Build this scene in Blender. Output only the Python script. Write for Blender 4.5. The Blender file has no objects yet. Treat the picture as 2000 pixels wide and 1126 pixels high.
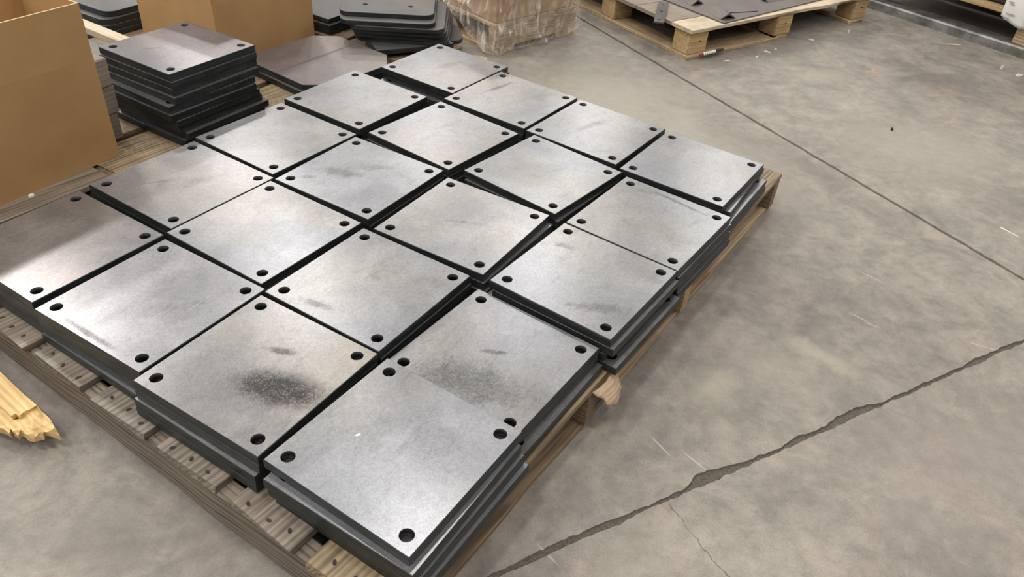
import bpy, bmesh, math, random
from mathutils import Vector, Matrix, noise as mnoise

random.seed(7)
SC = bpy.context.scene
COL = SC.collection
S = 0.25                      # one layout unit = 0.25 m (hole spacing of the plates)
ZF = -0.82                    # floor level in layout units (0 = top of the plate field)

# ------------------------------------------------------------------ camera
FPX, PITCH, ROLL, HC = 1496.858, 0.655085, 0.0876233, 4.0205
fwd = Vector((0, math.cos(PITCH), -math.sin(PITCH)))
right0 = Vector((1, 0, 0)); up0 = right0.cross(fwd)
right = math.cos(ROLL) * right0 + math.sin(ROLL) * up0
up = -math.sin(ROLL) * right0 + math.cos(ROLL) * up0
cam_d = bpy.data.cameras.new('camera')
cam = bpy.data.objects.new('camera', cam_d); COL.objects.link(cam)
cam_d.sensor_width = 36.0
cam_d.lens = FPX / 2000.0 * 36.0
cam_d.clip_start = 0.02
M = Matrix.Identity(4)
for i in range(3):
    M[i][0], M[i][1], M[i][2] = right[i], up[i], -fwd[i]
M[0][3], M[1][3], M[2][3] = 0, 0, (HC - ZF) * S
cam.matrix_world = M
SC.camera = cam

# ------------------------------------------------------------------ world, lamps, exposure
SC.view_settings.view_transform = 'Standard'
SC.view_settings.look = 'None'
SC.view_settings.exposure = 0.13
SC.view_settings.gamma = 1.0
SC.view_settings.use_curve_mapping = False
world = bpy.data.worlds.new('hall_air'); SC.world = world
world.use_nodes = True
bg = world.node_tree.nodes['Background']
bg.inputs[0].default_value = (1.0, 0.95, 0.88, 1)
bg.inputs[1].default_value = 0.10

def high_bay(x, y, power, col=(1.0, 0.955, 0.89), sx=0.62, sy=0.42, z=5.6):
    d = bpy.data.lights.new('high_bay_lamp', 'AREA')
    d.shape = 'RECTANGLE'; d.size = sx; d.size_y = sy; d.energy = power; d.color = col
    o = bpy.data.objects.new('high_bay_lamp', d); COL.objects.link(o)
    o.location = (x, y, z); o.rotation_euler = (0, 0, math.radians(23))
    return o
# rows of high-bay lamps under the roof
for j, pw_ in ((-3, 66), (-2, 74), (-1, 62), (0, 92), (1, 112), (2, 112)):
    for i in range(-3, 4):
        high_bay(-2.6 + 2.87 * i - 1.95 * j, 7.55 + 1.22 * i + 3.45 * j, pw_ * (1.5 if i < 0 else 0.72))

# ------------------------------------------------------------------ layout helpers
TH = math.radians(58.5)
U = Vector((math.cos(TH), math.sin(TH))); V = Vector((math.sin(TH), -math.cos(TH)))
def zz(z): return (z - ZF) * S
def PX(x, y, z): return Vector((x * S, y * S, zz(z)))
def PU(u, v, z):
    p = U * u + V * v
    return Vector((p.x * S, p.y * S, zz(z)))

def tag(o, label=None, cat=None, group=None, kind=None):
    if label: o['label'] = label
    if cat: o['category'] = cat
    if group: o['group'] = group
    if kind: o['kind'] = kind
    return o
def empty(name, loc, rz=0.0):
    o = bpy.data.objects.new(name, None); COL.objects.link(o)
    o.location = loc; o.rotation_euler = (0, 0, rz); o.empty_display_size = 0.05
    return o
def link(name, me, parent=None, loc=(0, 0, 0), rot=(0, 0, 0)):
    o = bpy.data.objects.new(name, me); COL.objects.link(o)
    o.location = loc; o.rotation_euler = rot
    if parent: o.parent = parent
    return o
class MB:
    def __init__(s): s.v = []; s.f = []; s.m = []
    def add(s, vs, fs, mi=0):
        b = len(s.v); s.v += [tuple(p) for p in vs]
        for f in fs: s.f.append(tuple(b + i for i in f)); s.m.append(mi)
    def box(s, x0, x1, y0, y1, z0, z1, mi=0):
        s.add([(x0,y0,z0),(x1,y0,z0),(x1,y1,z0),(x0,y1,z0),(x0,y0,z1),(x1,y0,z1),(x1,y1,z1),(x0,y1,z1)],
              [(0,3,2,1),(4,5,6,7),(0,1,5,4),(1,2,6,5),(2,3,7,6),(3,0,4,7)], mi)
    def mesh(s, name, mats, smooth=False):
        me = bpy.data.meshes.new(name)
        me.from_pydata(s.v, [], s.f)
        for m in mats: me.materials.append(m)
        for p, i in zip(me.polygons, s.m): p.material_index = i; p.use_smooth = smooth
        me.update()
        return me

# ------------------------------------------------------------------ node helpers
class NT:
    def __init__(s, name):
        s.mat = bpy.data.materials.new(name); s.mat.use_nodes = True
        s.t = s.mat.node_tree; s.n = s.t.nodes; s.l = s.t.links
        s.b = s.n['Principled BSDF']; s.out = s.n['Material Output']
    def new(s, typ, **kw):
        n = s.n.new(typ)
        for k, v in kw.items(): setattr(n, k, v)
        return n
    def put(s, sock, val):
        if hasattr(val, 'is_output') or isinstance(val, bpy.types.NodeSocket): s.l.new(val, sock)
        else: sock.default_value = val
    def math(s, op, a, b=None, c=None, clamp=False):
        n = s.new('ShaderNodeMath', operation=op); n.use_clamp = clamp
        s.put(n.inputs[0], a)
        if b is not None: s.put(n.inputs[1], b)
        if c is not None: s.put(n.inputs[2], c)
        return n.outputs[0]
    def ramp(s, fac, a, b, va=0.0, vb=1.0):
        n = s.new('ShaderNodeMapRange'); n.interpolation_type = 'SMOOTHSTEP'
        s.put(n.inputs[0], fac); n.inputs[1].default_value = a; n.inputs[2].default_value = b
        n.inputs[3].default_value = va; n.inputs[4].default_value = vb
        return n.outputs[0]
    def mix(s, fac, a, b):
        n = s.new('ShaderNodeMix', data_type='RGBA')
        s.put(n.inputs[0], fac); s.put(n.inputs[6], a if not isinstance(a, tuple) else (*a, 1)); s.put(n.inputs[7], b if not isinstance(b, tuple) else (*b, 1))
        return n.outputs[2]
    def mul(s, a, b, fac=1.0):
        n = s.new('ShaderNodeMix', data_type='RGBA', blend_type='MULTIPLY')
        s.put(n.inputs[0], fac); s.put(n.inputs[6], a if not isinstance(a, tuple) else (*a, 1)); s.put(n.inputs[7], b if not isinstance(b, tuple) else (*b, 1))
        return n.outputs[2]
    def noise(s, vec, scale, detail=4, rough=0.55, w=None, dist=0.0):
        n = s.new('ShaderNodeTexNoise')
        if w is not None: n.noise_dimensions = '4D'; s.put(n.inputs['W'], w)
        s.put(n.inputs['Vector'], vec); n.inputs['Scale'].default_value = scale
        n.inputs['Detail'].default_value = detail; n.inputs['Roughness'].default_value = rough
        n.inputs['Distortion'].default_value = dist
        return n.outputs['Fac']
    def mapping(s, vec, scale=(1,1,1), loc=(0,0,0), rot=(0,0,0)):
        n = s.new('ShaderNodeMapping'); s.put(n.inputs['Vector'], vec)
        n.inputs['Scale'].default_value = scale; n.inputs['Location'].default_value = loc; n.inputs['Rotation'].default_value = rot
        return n.outputs[0]
    def obj(s): return s.new('ShaderNodeTexCoord').outputs['Object']
    def rnd(s): return s.math('MULTIPLY', s.new('ShaderNodeObjectInfo').outputs['Random'], 37.0)
    def bump(s, h, strength, dist=0.002):
        n = s.new('ShaderNodeBump'); s.put(n.inputs['Height'], h); n.inputs['Strength'].default_value = strength
        n.inputs['Distance'].default_value = dist
        s.l.new(n.outputs[0], s.b.inputs['Normal']); return n.outputs[0]
    def ellipse(s, vec, cx, cy, ra, rb, ang, soft=0.5, wob=None, wobamp=0.0):
        """mask: 1 inside an ellipse, fading to 0"""
        m = s.new('ShaderNodeMapping', vector_type='TEXTURE'); s.put(m.inputs['Vector'], vec)
        m.inputs['Location'].default_value = (cx, cy, 0); m.inputs['Rotation'].default_value = (0, 0, ang)
        m.inputs['Scale'].default_value = (ra, rb, 1000.0)
        l = s.new('ShaderNodeVectorMath', operation='LENGTH'); s.l.new(m.outputs[0], l.inputs[0])
        d = l.outputs['Value']
        if wob is not None: d = s.math('ADD', d, s.math('MULTIPLY', s.math('SUBTRACT', wob, 0.5), wobamp))
        return s.ramp(d, 1.0, 1.0 - soft)
    def done(s, color=None, rough=None, metal=None, spec=None):
        if color is not None: s.put(s.b.inputs['Base Color'], color if not isinstance(color, tuple) else (*color, 1))
        if rough is not None: s.put(s.b.inputs['Roughness'], rough)
        if metal is not None: s.put(s.b.inputs['Metallic'], metal)
        if spec is not None: s.put(s.b.inputs['Specular IOR Level'], spec)
        return s.mat

# ------------------------------------------------------------------ materials
def mill_plate(name, tint=(0.285, 0.285, 0.295), stains=(), blotch=0.85, rough=0.31, metal=0.78, grain=1.0):
    """hot rolled steel; stains = (x, y, ra, rb, angle, depth, wobble) in metres on the plate"""
    t = NT(name); P = t.obj(); w = t.rnd()
    n1 = t.noise(P, 7.0, 5, 0.6, w, 0.6)
    n2 = t.noise(t.mapping(P, (1, 2.2, 1), rot=(0, 0, 0.5)), 16.0, 5, 0.65, w, 1.2)
    n3 = t.noise(P, 420.0, 2, 0.6, w)
    n4 = t.noise(P, 130.0, 3, 0.7, w)
    c = t.mix(t.ramp(n1, 0.32, 0.72), tuple(k * (1 - 0.16 * blotch) for k in tint), tuple(k * (1 + 0.16 * blotch) for k in tint))
    c = t.mul(c, t.mix(t.ramp(n2, 0.30, 0.48), (0.82, 0.82, 0.83), (1, 1, 1)), blotch)
    warm = t.noise(P, 3.5, 2, 0.5, t.math('ADD', w, 9.0))
    c = t.mul(c, t.mix(t.ramp(warm, 0.38, 0.66), (0.97, 0.98, 1.03), (1.04, 1.0, 0.965)))
    gr = t.math('ADD', t.math('MULTIPLY', n3, 0.6), t.math('MULTIPLY', n4, 0.4))
    c = t.mul(c, t.mix(t.ramp(gr, 0.36, 0.64), (0.80, 0.80, 0.80), (1.14, 1.14, 1.14)), 0.8 * grain)
    r = t.math('ADD', rough, t.math('MULTIPLY', t.math('SUBTRACT', n1, 0.5), 0.12))
    for (cx, cy, ra, rb, an, dep, wo) in stains:
        mk = t.math('MULTIPLY', t.ellipse(P, cx, cy, ra, rb, an, 0.75, n2, wo), dep)
        mk2 = t.math('MULTIPLY', mk, t.ramp(gr, 0.70, 0.38, 0.45, 1.0))
        c = t.mix(mk2, c, (0.042, 0.040, 0.039))
        r = t.math('ADD', r, t.math('MULTIPLY', mk, 0.12))
    # fine scratches
    sc = t.noise(t.mapping(P, (6, 260, 1), rot=(0, 0, 0.9)), 1.6, 1, 0.4, w)
    sc2 = t.noise(P, 9.0, 2, 0.5, t.math('ADD', w, 3.0))
    sm = t.math('MULTIPLY', t.ramp(sc, 0.735, 0.76), t.ramp(sc2, 0.56, 0.66))
    c = t.mix(t.math('MULTIPLY', sm, 0.55), c, (0.75, 0.75, 0.75))
    t.bump(gr, 0.10 * grain, 0.0006)
    return t.done(c, t.math('MAXIMUM', r, 0.22), metal)

def cut_edge():
    t = NT('cut_steel_edge'); P = t.obj(); w = t.rnd()
    n = t.noise(t.mapping(P, (1, 1, 8)), 14.0, 4, 0.6, w)
    n2 = t.noise(P, 60.0, 3, 0.6, w)
    c = t.mix(t.ramp(n, 0.3, 0.7), (0.022, 0.025, 0.026), (0.050, 0.054, 0.055))
    c = t.mul(c, t.mix(n2, (0.75, 0.75, 0.75), (1.25, 1.25, 1.25)))
    return t.done(c, 0.46, 0.55)

def wood(name, dark, light, rough=0.62, grain=1.0, wave=0.16, grey=None):
    t = NT(name); P = t.obj(); w = t.rnd()
    g1 = t.noise(t.mapping(P, (2.2, 62, 62)), 1.0, 6, 0.66, w, 0.5)
    g2 = t.noise(t.mapping(P, (9, 420, 420)), 1.0, 3, 0.6, w)
    wv = t.new('ShaderNodeTexWave', wave_type='BANDS', bands_direction='DIAGONAL')
    off = t.new('ShaderNodeVectorMath', operation='ADD'); t.put(off.inputs[0], t.mapping(P, (1.3, 30, 30)))
    cmb = t.new('ShaderNodeCombineXYZ'); t.put(cmb.inputs[0], w); t.put(cmb.inputs[1], w); t.l.new(cmb.outputs[0], off.inputs[1])
    t.l.new(off.outputs[0], wv.inputs['Vector']); wv.inputs['Scale'].default_value = 1.6
    wv.inputs['Distortion'].default_value = 7.0; wv.inputs['Detail'].default_value = 2.5; wv.inputs['Detail Scale'].default_value = 0.8
    gg = t.math('ADD', t.math('MULTIPLY', g1, 0.62), t.math('ADD', t.math('MULTIPLY', wv.outputs['Fac'], wave), t.math('MULTIPLY', g2, 0.22)))
    c = t.mix(t.ramp(gg, 0.28, 0.68), dark, light)
    big = t.noise(P, 5.0, 3, 0.6, t.math('ADD', w, 5.0))
    c = t.mul(c, t.mix(t.ramp(big, 0.3, 0.7), (0.72, 0.71, 0.70), (1.12, 1.1, 1.08)), 0.85)
    if grey: c = t.mix(t.math('MULTIPLY', t.ramp(big, 0.35, 0.65), 0.8), c, t.mul(c, grey))
    t.bump(gg, 0.30 * grain, 0.0015)
    return t.done(c, rough)

def concrete():
    t = NT('worn_concrete')
    P = t.new('ShaderNodeNewGeometry').outputs['Position']
    a = t.noise(P, 1.1, 5, 0.62, dist=0.6); b = t.noise(P, 5.5, 8, 0.72, dist=0.5)
    c_ = t.noise(P, 24.0, 8, 0.72, dist=0.4); d = t.noise(P, 240.0, 3, 0.7)
    e = t.noise(t.mapping(P, (3.0, 1.0, 1.0), rot=(0, 0, 0.8)), 2.2, 4, 0.6, dist=0.5)
    c = t.mix(t.ramp(a, 0.30, 0.70), (0.205, 0.186, 0.168), (0.285, 0.264, 0.237))
    c = t.mix(t.math('MULTIPLY', t.ramp(e, 0.46, 0.66), 0.55), c, (0.268, 0.232, 0.206))
    c = t.mul(c, t.mix(t.ramp(b, 0.30, 0.70), (0.72, 0.72, 0.73), (1.16, 1.15, 1.12)), 1.0)
    c = t.mul(c, t.mix(t.ramp(c_, 0.28, 0.66), (0.80, 0.80, 0.80), (1.10, 1.10, 1.09)), 0.9)
    c = t.mul(c, t.mix(t.ramp(d, 0.30, 0.62), (0.80, 0.80, 0.80), (1.09, 1.09, 1.09)), 0.6)
    # pale worn patches, dusty rings, dark zones (x, y, ra, rb, angle, colour, amount)
    pale = (0.385, 0.365, 0.29); dust = (0.335, 0.315, 0.27); dk = (0.135, 0.120, 0.108); rust = (0.42, 0.27, 0.16)
    for (x, y, ra, rb, an, col, am) in (
        (1.94, 5.1, .42, .26, .9, pale, .62), (3.07, 5.63, .52, .17, -.65, pale, .62), (2.55, 5.45, .8, .5, 0, dust, .3),
        (5.78, 10.4, 1.5, 1.35, 0, dust, .62), (1.3, 11.3, 2.2, 1.9, .3, dust, .75), (2.6, 9.6, 1.3, 2.0, .6, dust, .45),
        (5.0, 13.1, .75, .35, .2, pale, .38), (6.12, 13.55, .25, .08, .1, rust, .7), (6.9, 12.7, .4, .08, .2, rust, .45),
        (5.1, 14.9, 2.6, .8, .55, dk, .5), (7.4, 14.0, 1.5, 1.2, .5, dk, .35), (4.4, 8.9, .5, 1.8, .45, dk, .35),
        (2.6, 14.0, 2.0, .7, -.9, dk, .35),
        (-2.6, 3.1, 1.4, .8, .2, dk, .35), (4.0, 4.4, 1.6, .9, .4, (0.27, 0.235, 0.215), .5), (1.1, 3.25, .7, .35, .4, pale, .2)):
        mk = t.math('MULTIPLY', t.ellipse(P, x * S, y * S, ra * S, rb * S, an, 0.95, b, 3.2), am * 0.8)
        c = t.mix(mk, c, col)
    # white scrapes
    for (x, y, l, an) in ((3.98, 7.10, .21, -.72), (3.63, 6.32, .16, -.7), (3.72, 6.22, .1, -.5), (1.35, 4.33, .17, -.95), (1.62, 4.20, .2, -.8), (2.05, 6.9, .16, -.8),
                          (.42, 3.22, .14, -.8), (4.72, 6.05, .1, -.5), (4.86, 6.0, .12, -.45), (8.1, 15.5, .22, .15), (-1.9, 3.35, .1, .5), (5.55, 14.2, .2, .2)):
        mk = t.math('MULTIPLY', t.ellipse(P, x * S, y * S, l * S, .012 * S, an, 0.6, d, 0.8), 0.38)
        c = t.mix(mk, c, (0.55, 0.52, 0.47))
    # hairline crack: follows x(y) with wobble
    sep = t.new('ShaderNodeSeparateXYZ'); t.l.new(P, sep.inputs[0])
    wob = t.noise(P, 16.0, 4, 0.6)
    xc = t.math('ADD', t.math('MULTIPLY_ADD', sep.outputs[1], -0.56, 0.865), t.math('MULTIPLY', t.math('SUBTRACT', wob, 0.5), 0.05))
    dd = t.math('ABSOLUTE', t.math('SUBTRACT', sep.outputs[0], xc))
    cr = t.math('MULTIPLY', t.ramp(dd, 0.0022, 0.0004), t.ramp(sep.outputs[1], 0.955, 0.925))
    cr = t.math('MULTIPLY', cr, t.ramp(sep.outputs[1], 0.5, 0.6))
    c = t.mix(t.math('MULTIPLY', cr, 0.8), c, (0.06, 0.052, 0.045))
    t.bump(t.math('ADD', t.math('MULTIPLY', c_, 0.5), t.math('MULTIPLY', d, 0.5)), 0.18, 0.002)
    r = t.math('ADD', 0.56, t.math('MULTIPLY', t.math('SUBTRACT', b, 0.5), 0.3))
    return t.done(c, r, 0.0, 0.35)

def simple(name, c1, c2, scale=30.0, rough=0.6, metal=0.0, bump=0.0, detail=4):
    t = NT(name); P = t.obj(); w = t.rnd()
    n = t.noise(P, scale, detail, 0.6, w)
    if bump: t.bump(n, bump, 0.002)
    return t.done(t.mix(t.ramp(n, 0.3, 0.7), c1, c2), rough, metal)

def cardboard(name, c1, c2):
    t = NT(name); P = t.obj(); w = t.rnd()
    n = t.noise(P, 6.0, 4, 0.6, w); f = t.noise(P, 220.0, 3, 0.65, w)
    fl = t.noise(t.mapping(P, (130, 130, 1)), 1.0, 1, 0.3, w)
    c = t.mix(t.ramp(n, 0.3, 0.7), c1, c2)
    c = t.mul(c, t.mix(f, (0.88, 0.88, 0.87), (1.1, 1.1, 1.1)), 0.8)
    c = t.mul(c, t.mix(fl, (0.97, 0.97, 0.97), (1.03, 1.03, 1.03)), 0.7)
    return t.done(c, 0.72, 0.0, 0.3)

m_edge = cut_edge()
m_plate_under = mill_plate('mill_steel_under', (0.235, 0.238, 0.245), blotch=0.7)
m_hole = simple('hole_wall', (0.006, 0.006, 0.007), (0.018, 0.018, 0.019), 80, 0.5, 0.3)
m_purple = mill_plate('mill_steel_rosy', (0.265, 0.240, 0.235), stains=((0.02, 0.02, 0.26, 0.012, 0.05, 0.5, 0.5),), blotch=0.5, rough=0.45)
m_speck = mill_plate('mill_steel_dusty', (0.125, 0.122, 0.118), blotch=1.0, rough=0.5, metal=0.5)
m_wgrey = wood('weathered_pallet_wood', (0.062, 0.050, 0.040), (0.270, 0.230, 0.186), 0.36, 0.45, 0.10)
m_wstr = wood('weathered_stringer_wood', (0.040, 0.031, 0.024), (0.185, 0.153, 0.122), 0.66, 1.0, 0.40)
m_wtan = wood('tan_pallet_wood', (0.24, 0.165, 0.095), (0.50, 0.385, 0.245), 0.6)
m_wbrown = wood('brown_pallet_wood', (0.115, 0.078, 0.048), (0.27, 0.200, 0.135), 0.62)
m_wblock = wood('block_wood', (0.33, 0.215, 0.10), (0.56, 0.41, 0.225), 0.6)
m_wpale = wood('pale_plywood', (0.40, 0.33, 0.23), (0.60, 0.51, 0.38), 0.6)
m_wdusty = wood('dusty_deck_wood', (0.19, 0.158, 0.13), (0.31, 0.265, 0.225), 0.7)
m_wsplit = wood('split_deck_wood', (0.095, 0.068, 0.042), (0.33, 0.255, 0.155), 0.6)
m_pine = wood('fresh_broken_pine', (0.52, 0.315, 0.115), (0.80, 0.595, 0.29), 0.55)
m_bark = wood('curled_bark', (0.36, 0.245, 0.155), (0.62, 0.47, 0.33), 0.7)
m_nail = simple('rusty_nail', (0.02, 0.016, 0.013), (0.06, 0.045, 0.035), 90, 0.6, 0.5)
m_card = cardboard('brown_cardboard', (0.375, 0.222, 0.096), (0.430, 0.262, 0.118))
m_card_edge = cardboard('cut_cardboard_edge', (0.50, 0.35, 0.20), (0.60, 0.44, 0.27))
m_cardw = cardboard('wrapped_cardboard', (0.34, 0.215, 0.115), (0.42, 0.275, 0.155))
m_conc = concrete()
m_grit = simple('joint_grit', (0.040, 0.033, 0.026), (0.125, 0.108, 0.088), 420, 0.8, 0, 0.6)
m_beam = simple('dull_beam_steel', (0.13, 0.125, 0.12), (0.34, 0.335, 0.325), 14, 0.42, 0.6, 0.1, 6)
m_sheet = mill_plate('sheet_steel', (0.155, 0.140, 0.128), blotch=0.8, rough=0.5, metal=0.5)
m_bar = simple('dark_flat_bar', (0.045, 0.040, 0.034), (0.085, 0.075, 0.065), 20, 0.45, 0.5)
m_white = simple('white_paper', (0.74, 0.74, 0.73), (0.80, 0.80, 0.79), 20, 0.5)
m_print = simple('grey_print', (0.25, 0.25, 0.26), (0.38, 0.38, 0.39), 200, 0.6)
m_black = simple('black_plastic', (0.012, 0.012, 0.013), (0.03, 0.03, 0.03), 50, 0.4)
m_dark = simple('shade_load', (0.012, 0.011, 0.010), (0.03, 0.028, 0.025), 8, 0.7)
m_chip = simple('pale_chip', (0.55, 0.50, 0.40), (0.72, 0.67, 0.56), 60, 0.7)
m_red = simple('red_cap', (0.25, 0.02, 0.02), (0.35, 0.04, 0.03), 60, 0.5)

def film_mat():
    t = NT('stretch_film'); P = t.obj()
    wr = t.noise(t.mapping(P, (1, 1, 0.35), rot=(0.3, 0.5, 0.4)), 6.0, 2, 0.6, dist=2.5)
    st = t.noise(t.mapping(P, (3, 3, 1.1), rot=(0.7, 0.2, 0.6)), 3.5, 3, 0.6, dist=2.5)
    rid = t.math('ABSOLUTE', t.math('SUBTRACT', wr, 0.5))
    sk = t.noise(t.mapping(P, (9, 9, 1.5), rot=(0.9, -0.85, 0.2)), 1.8, 3, 0.55, dist=0.6)
    op = t.math('ADD', t.ramp(rid, 0.05, 0.0, 0.0, 0.12), t.math('ADD', t.ramp(st, 0.46, 0.72, 0.10, 0.40), t.ramp(sk, 0.57, 0.68, 0.0, 0.55)))  # pale opacity streaks: highlights painted over the film's own haze
    t.bump(t.math('ADD', wr, st), 0.9, 0.03)
    t.done((0.86, 0.81, 0.74), 0.09, 0.0, 1.0)
    tr = t.new('ShaderNodeBsdfTransparent'); mx = t.new('ShaderNodeMixShader')
    tr.inputs[0].default_value = (0.97, 0.96, 0.94, 1)
    lw = t.new('ShaderNodeLayerWeight'); lw.inputs[0].default_value = 0.25
    fac = t.math('ADD', op, t.math('MULTIPLY', lw.outputs['Facing'], 0.22), clamp=True)
    t.l.new(fac, mx.inputs[0]); t.l.new(tr.outputs[0], mx.inputs[1]); t.l.new(t.b.outputs[0], mx.inputs[2])
    t.l.new(mx.outputs[0], t.out.inputs[0])
    return t.mat
m_film = film_mat()

# ------------------------------------------------------------------ FLOOR: four slabs between two joints
floor_mb = MB(); floor_mb.box(-16, 16, -8, 20, -0.06, -0.0045)
floor = tag(link('floor', floor_mb.mesh('floor', [m_grit])), 'worn grey-brown concrete warehouse floor with a saw joint and an eroded joint', 'floor', kind='structure')
p1 = Vector((.93, 14.96)) * S; d1 = Vector((4.88, -7.65)).normalized()
p2 = Vector((.03, 3.00)) * S; d2 = Vector((5.24, 3.18)).normalized()
det = d1.x * (-d2.y) + d2.x * d1.y
q = p2 - p1
ta = (q.x * (-d2.y) + d2.x * q.y) / det
X0 = p1 + d1 * ta
def jog(d, sgn, side, tmax, step, w, amp, bulges, seed):
    """points along one edge of a joint, starting near the crossing"""
    n = Vector((-d.y, d.x)) * side
    out = []; t = 0.0
    while t < tmax:
        p = X0 + d * (sgn * t)
        nz = mnoise.noise(Vector((t * 12, seed, 0))) * amp + mnoise.noise(Vector((t * 50, seed, 3))) * amp * 0.7 + mnoise.noise(Vector((t * 140, seed, 6))) * amp * 0.45
        b = sum(h * math.exp(-((t - c) / r) ** 2) for c, r, h, sd in bulges if sd == side)
        out.append(p + n * (w + max(-w * 0.7, nz) + b)); t += step
    out.append(X0 + d * (sgn * 22.0) + n * w)
    return out
def tof(p, d): return (Vector(p) * S - X0).dot(d)
b2 = tuple((-tof(c, d2), r, h, 1) for c, r, h in (((1.62, 4.06), .030, .014), ((1.80, 4.17), .05, .010), ((3.05, 4.90), .055, .011), ((3.25, 5.0), .03, .006), ((2.55, 4.56), .03, .005), ((4.9, 5.95), .06, .006), ((.6, 3.35), .09, .006)))
slabs = []
for s1 in (1, -1):
    for s2 in (1, -1):
        side1 = 1 if (Vector((-d1.y, d1.x)).dot(d2) * s2) > 0 else -1
        side2 = 1 if (Vector((-d2.y, d2.x)).dot(d1) * s1) > 0 else -1
        e1 = jog(d1, s1, side1, 3.6, 0.012, 0.0068, 0.0036, (), 1.0 + side1)
        e2 = jog(d2, s2, side2, 3.2, 0.008, 0.0048, 0.0052, b2 if s2 < 0 else (), 5.0 + side2)
        far = X0 + d1 * (s1 * 22) + d2 * (s2 * 22)
        corner = X0 + d1 * (s1 * 0.004) + d2 * (s2 * 0.004)
        poly = [corner] + e1[1:] + [far] + list(reversed(e2[1:]))
        ar = sum(a.x * b.y - b.x * a.y for a, b in zip(poly, poly[1:] + poly[:1]))
        if ar < 0: poly.reverse()
        n = len(poly); mb = MB()
        mb.add([(p.x, p.y, 0) for p in poly] + [(p.x, p.y, -0.03) for p in poly],
               [tuple(range(n))] + [(i, n + i, n + (i + 1) % n, (i + 1) % n) for i in range(n)])
        link('slab', mb.mesh('slab', [m_conc]), floor)

# ------------------------------------------------------------------ STEEL PLATES
TK = 0.083; HALF = 0.611
def outline_rect(hx, hy, kind='square', c=0.0, seg=7):
    if kind == 'square': return [(-hx, -hy), (hx, -hy), (hx, hy), (-hx, hy)]
    if kind == 'chamfer': return [(-hx + c, -hy), (hx - c, -hy), (hx, -hy + c), (hx, hy - c), (hx - c, hy), (-hx + c, hy), (-hx, hy - c), (-hx, -hy + c)]
    pts = []
    for (cx, cy, a0) in ((hx - c, -hy + c, -90), (hx - c, hy - c, 0), (-hx + c, hy - c, 90), (-hx + c, -hy + c, 180)):
        for k in range(seg + 1):
            a = math.radians(a0 + 90 * k / seg); pts.append((cx + c * math.cos(a), cy + c * math.sin(a)))
    return pts
def plate_mesh(name, outline, holes, hr, thick, mats, bev=0.0012, nseg=22):
    """flat plate with real through holes; origin at the centre of its underside; mats = top, edge, hole"""
    bm = bmesh.new()
    n = len(outline)
    cx = sum(p[0] for p in outline) / n; cy = sum(p[1] for p in outline) / n
    def shrink(p):
        l = math.hypot(p[0] - cx, p[1] - cy); k = (l - bev * 1.4) / l
        return (cx + (p[0] - cx) * k, cy + (p[1] - cy) * k)
    rims = {}
    for lev, z in (('t', thick), ('b', 0.0)):
        o = [bm.verts.new((*shrink(p), z)) for p in outline]
        es = [bm.edges.new((o[i], o[(i + 1) % n])) for i in range(n)]
        hl = []
        for (hx, hy) in holes:
            h = [bm.verts.new((hx + hr * math.cos(2 * math.pi * k / nseg), hy + hr * math.sin(2 * math.pi * k / nseg), z)) for k in range(nseg)]
            es += [bm.edges.new((h[k], h[(k + 1) % nseg])) for k in range(nseg)]
            hl.append(h)
        r = bmesh.ops.triangle_fill(bm, use_beauty=True, use_dissolve=False, edges=es)
        for f in [g for g in r['geom'] if isinstance(g, bmesh.types.BMFace)]:
            f.material_index = 0
            f.normal_update()
            if (f.normal.z > 0) != (lev == 't'): f.normal_flip()
        rims[lev] = (o, hl)
    mid = {}
    for lev, z in (('t', thick - bev), ('b', bev)):
        mid[lev] = [bm.verts.new((*p, z)) for p in outline]
    for i in range(n):
        j = (i + 1) % n
        for a, b, mi in ((mid['t'], rims['t'][0], 1), (mid['b'], mid['t'], 1), (rims['b'][0], mid['b'], 1)):
            f = bm.faces.new((a[i], a[j], b[j], b[i])); f.material_index = mi
    for ht, hb in zip(rims['t'][1], rims['b'][1]):
        for k in range(nseg):
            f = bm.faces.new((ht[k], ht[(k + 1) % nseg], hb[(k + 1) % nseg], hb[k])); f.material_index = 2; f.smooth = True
    me = bpy.data.meshes.new(name); bm.to_mesh(me); bm.free()
    for m in mats: me.materials.append(m)
    return me
hs = HALF * S; hp = 0.5 * S; HR = 0.049 * S
sq_out = outline_rect(hs, hs); sq_holes = [(hp, hp), (-hp, hp), (-hp, -hp), (hp, -hp)]
me_under = plate_mesh('steel_plate_under', sq_out, sq_holes, HR, TK * S * 0.995, [m_plate_under, m_edge, m_hole])

ROWS = {'A': 'lower-left edge row', 'B': 'second row', 'C': 'middle row', 'D': 'fourth row', 'E': 'far right row'}
COLS = {'1': 'leftmost', '2': 'second from left', '3': 'third from left', '4': 'frontmost'}
# u, v, turn (deg against the pallet), height of top, number of plates
FIELD = {
 'A1': (2.472, -6.185, 2.0), 'A2': (2.497, -4.891, 3.2), 'A3': (2.492, -3.640, 3.2), 'A4': (2.548, -2.356, 1.0),
 'B1': (3.802, -6.249, 1.0), 'B2': (3.762, -5.011, 1.0), 'B3': (3.744, -3.705, 2.1), 'B4': (3.751, -2.409, -0.2),
 'C1': (5.071, -6.320, 0.1), 'C2': (5.047, -5.042, 2.6), 'C3': (5.030, -3.688, 3.6), 'C4': (5.035, -2.334, -1.0),
 'D1': (6.396, -6.386, 0.4), 'D2': (6.376, -5.001, -3.4), 'D3': (6.390, -3.643, -4.9), 'D4': (6.274, -2.306, -1.4),
 'E1': (7.928, -6.222, -0.5), 'E2': (7.716, -4.981, -0.7), 'E3': (7.679, -3.713, -1.2), 'E4': (7.619, -2.432, -0.3)}
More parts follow.
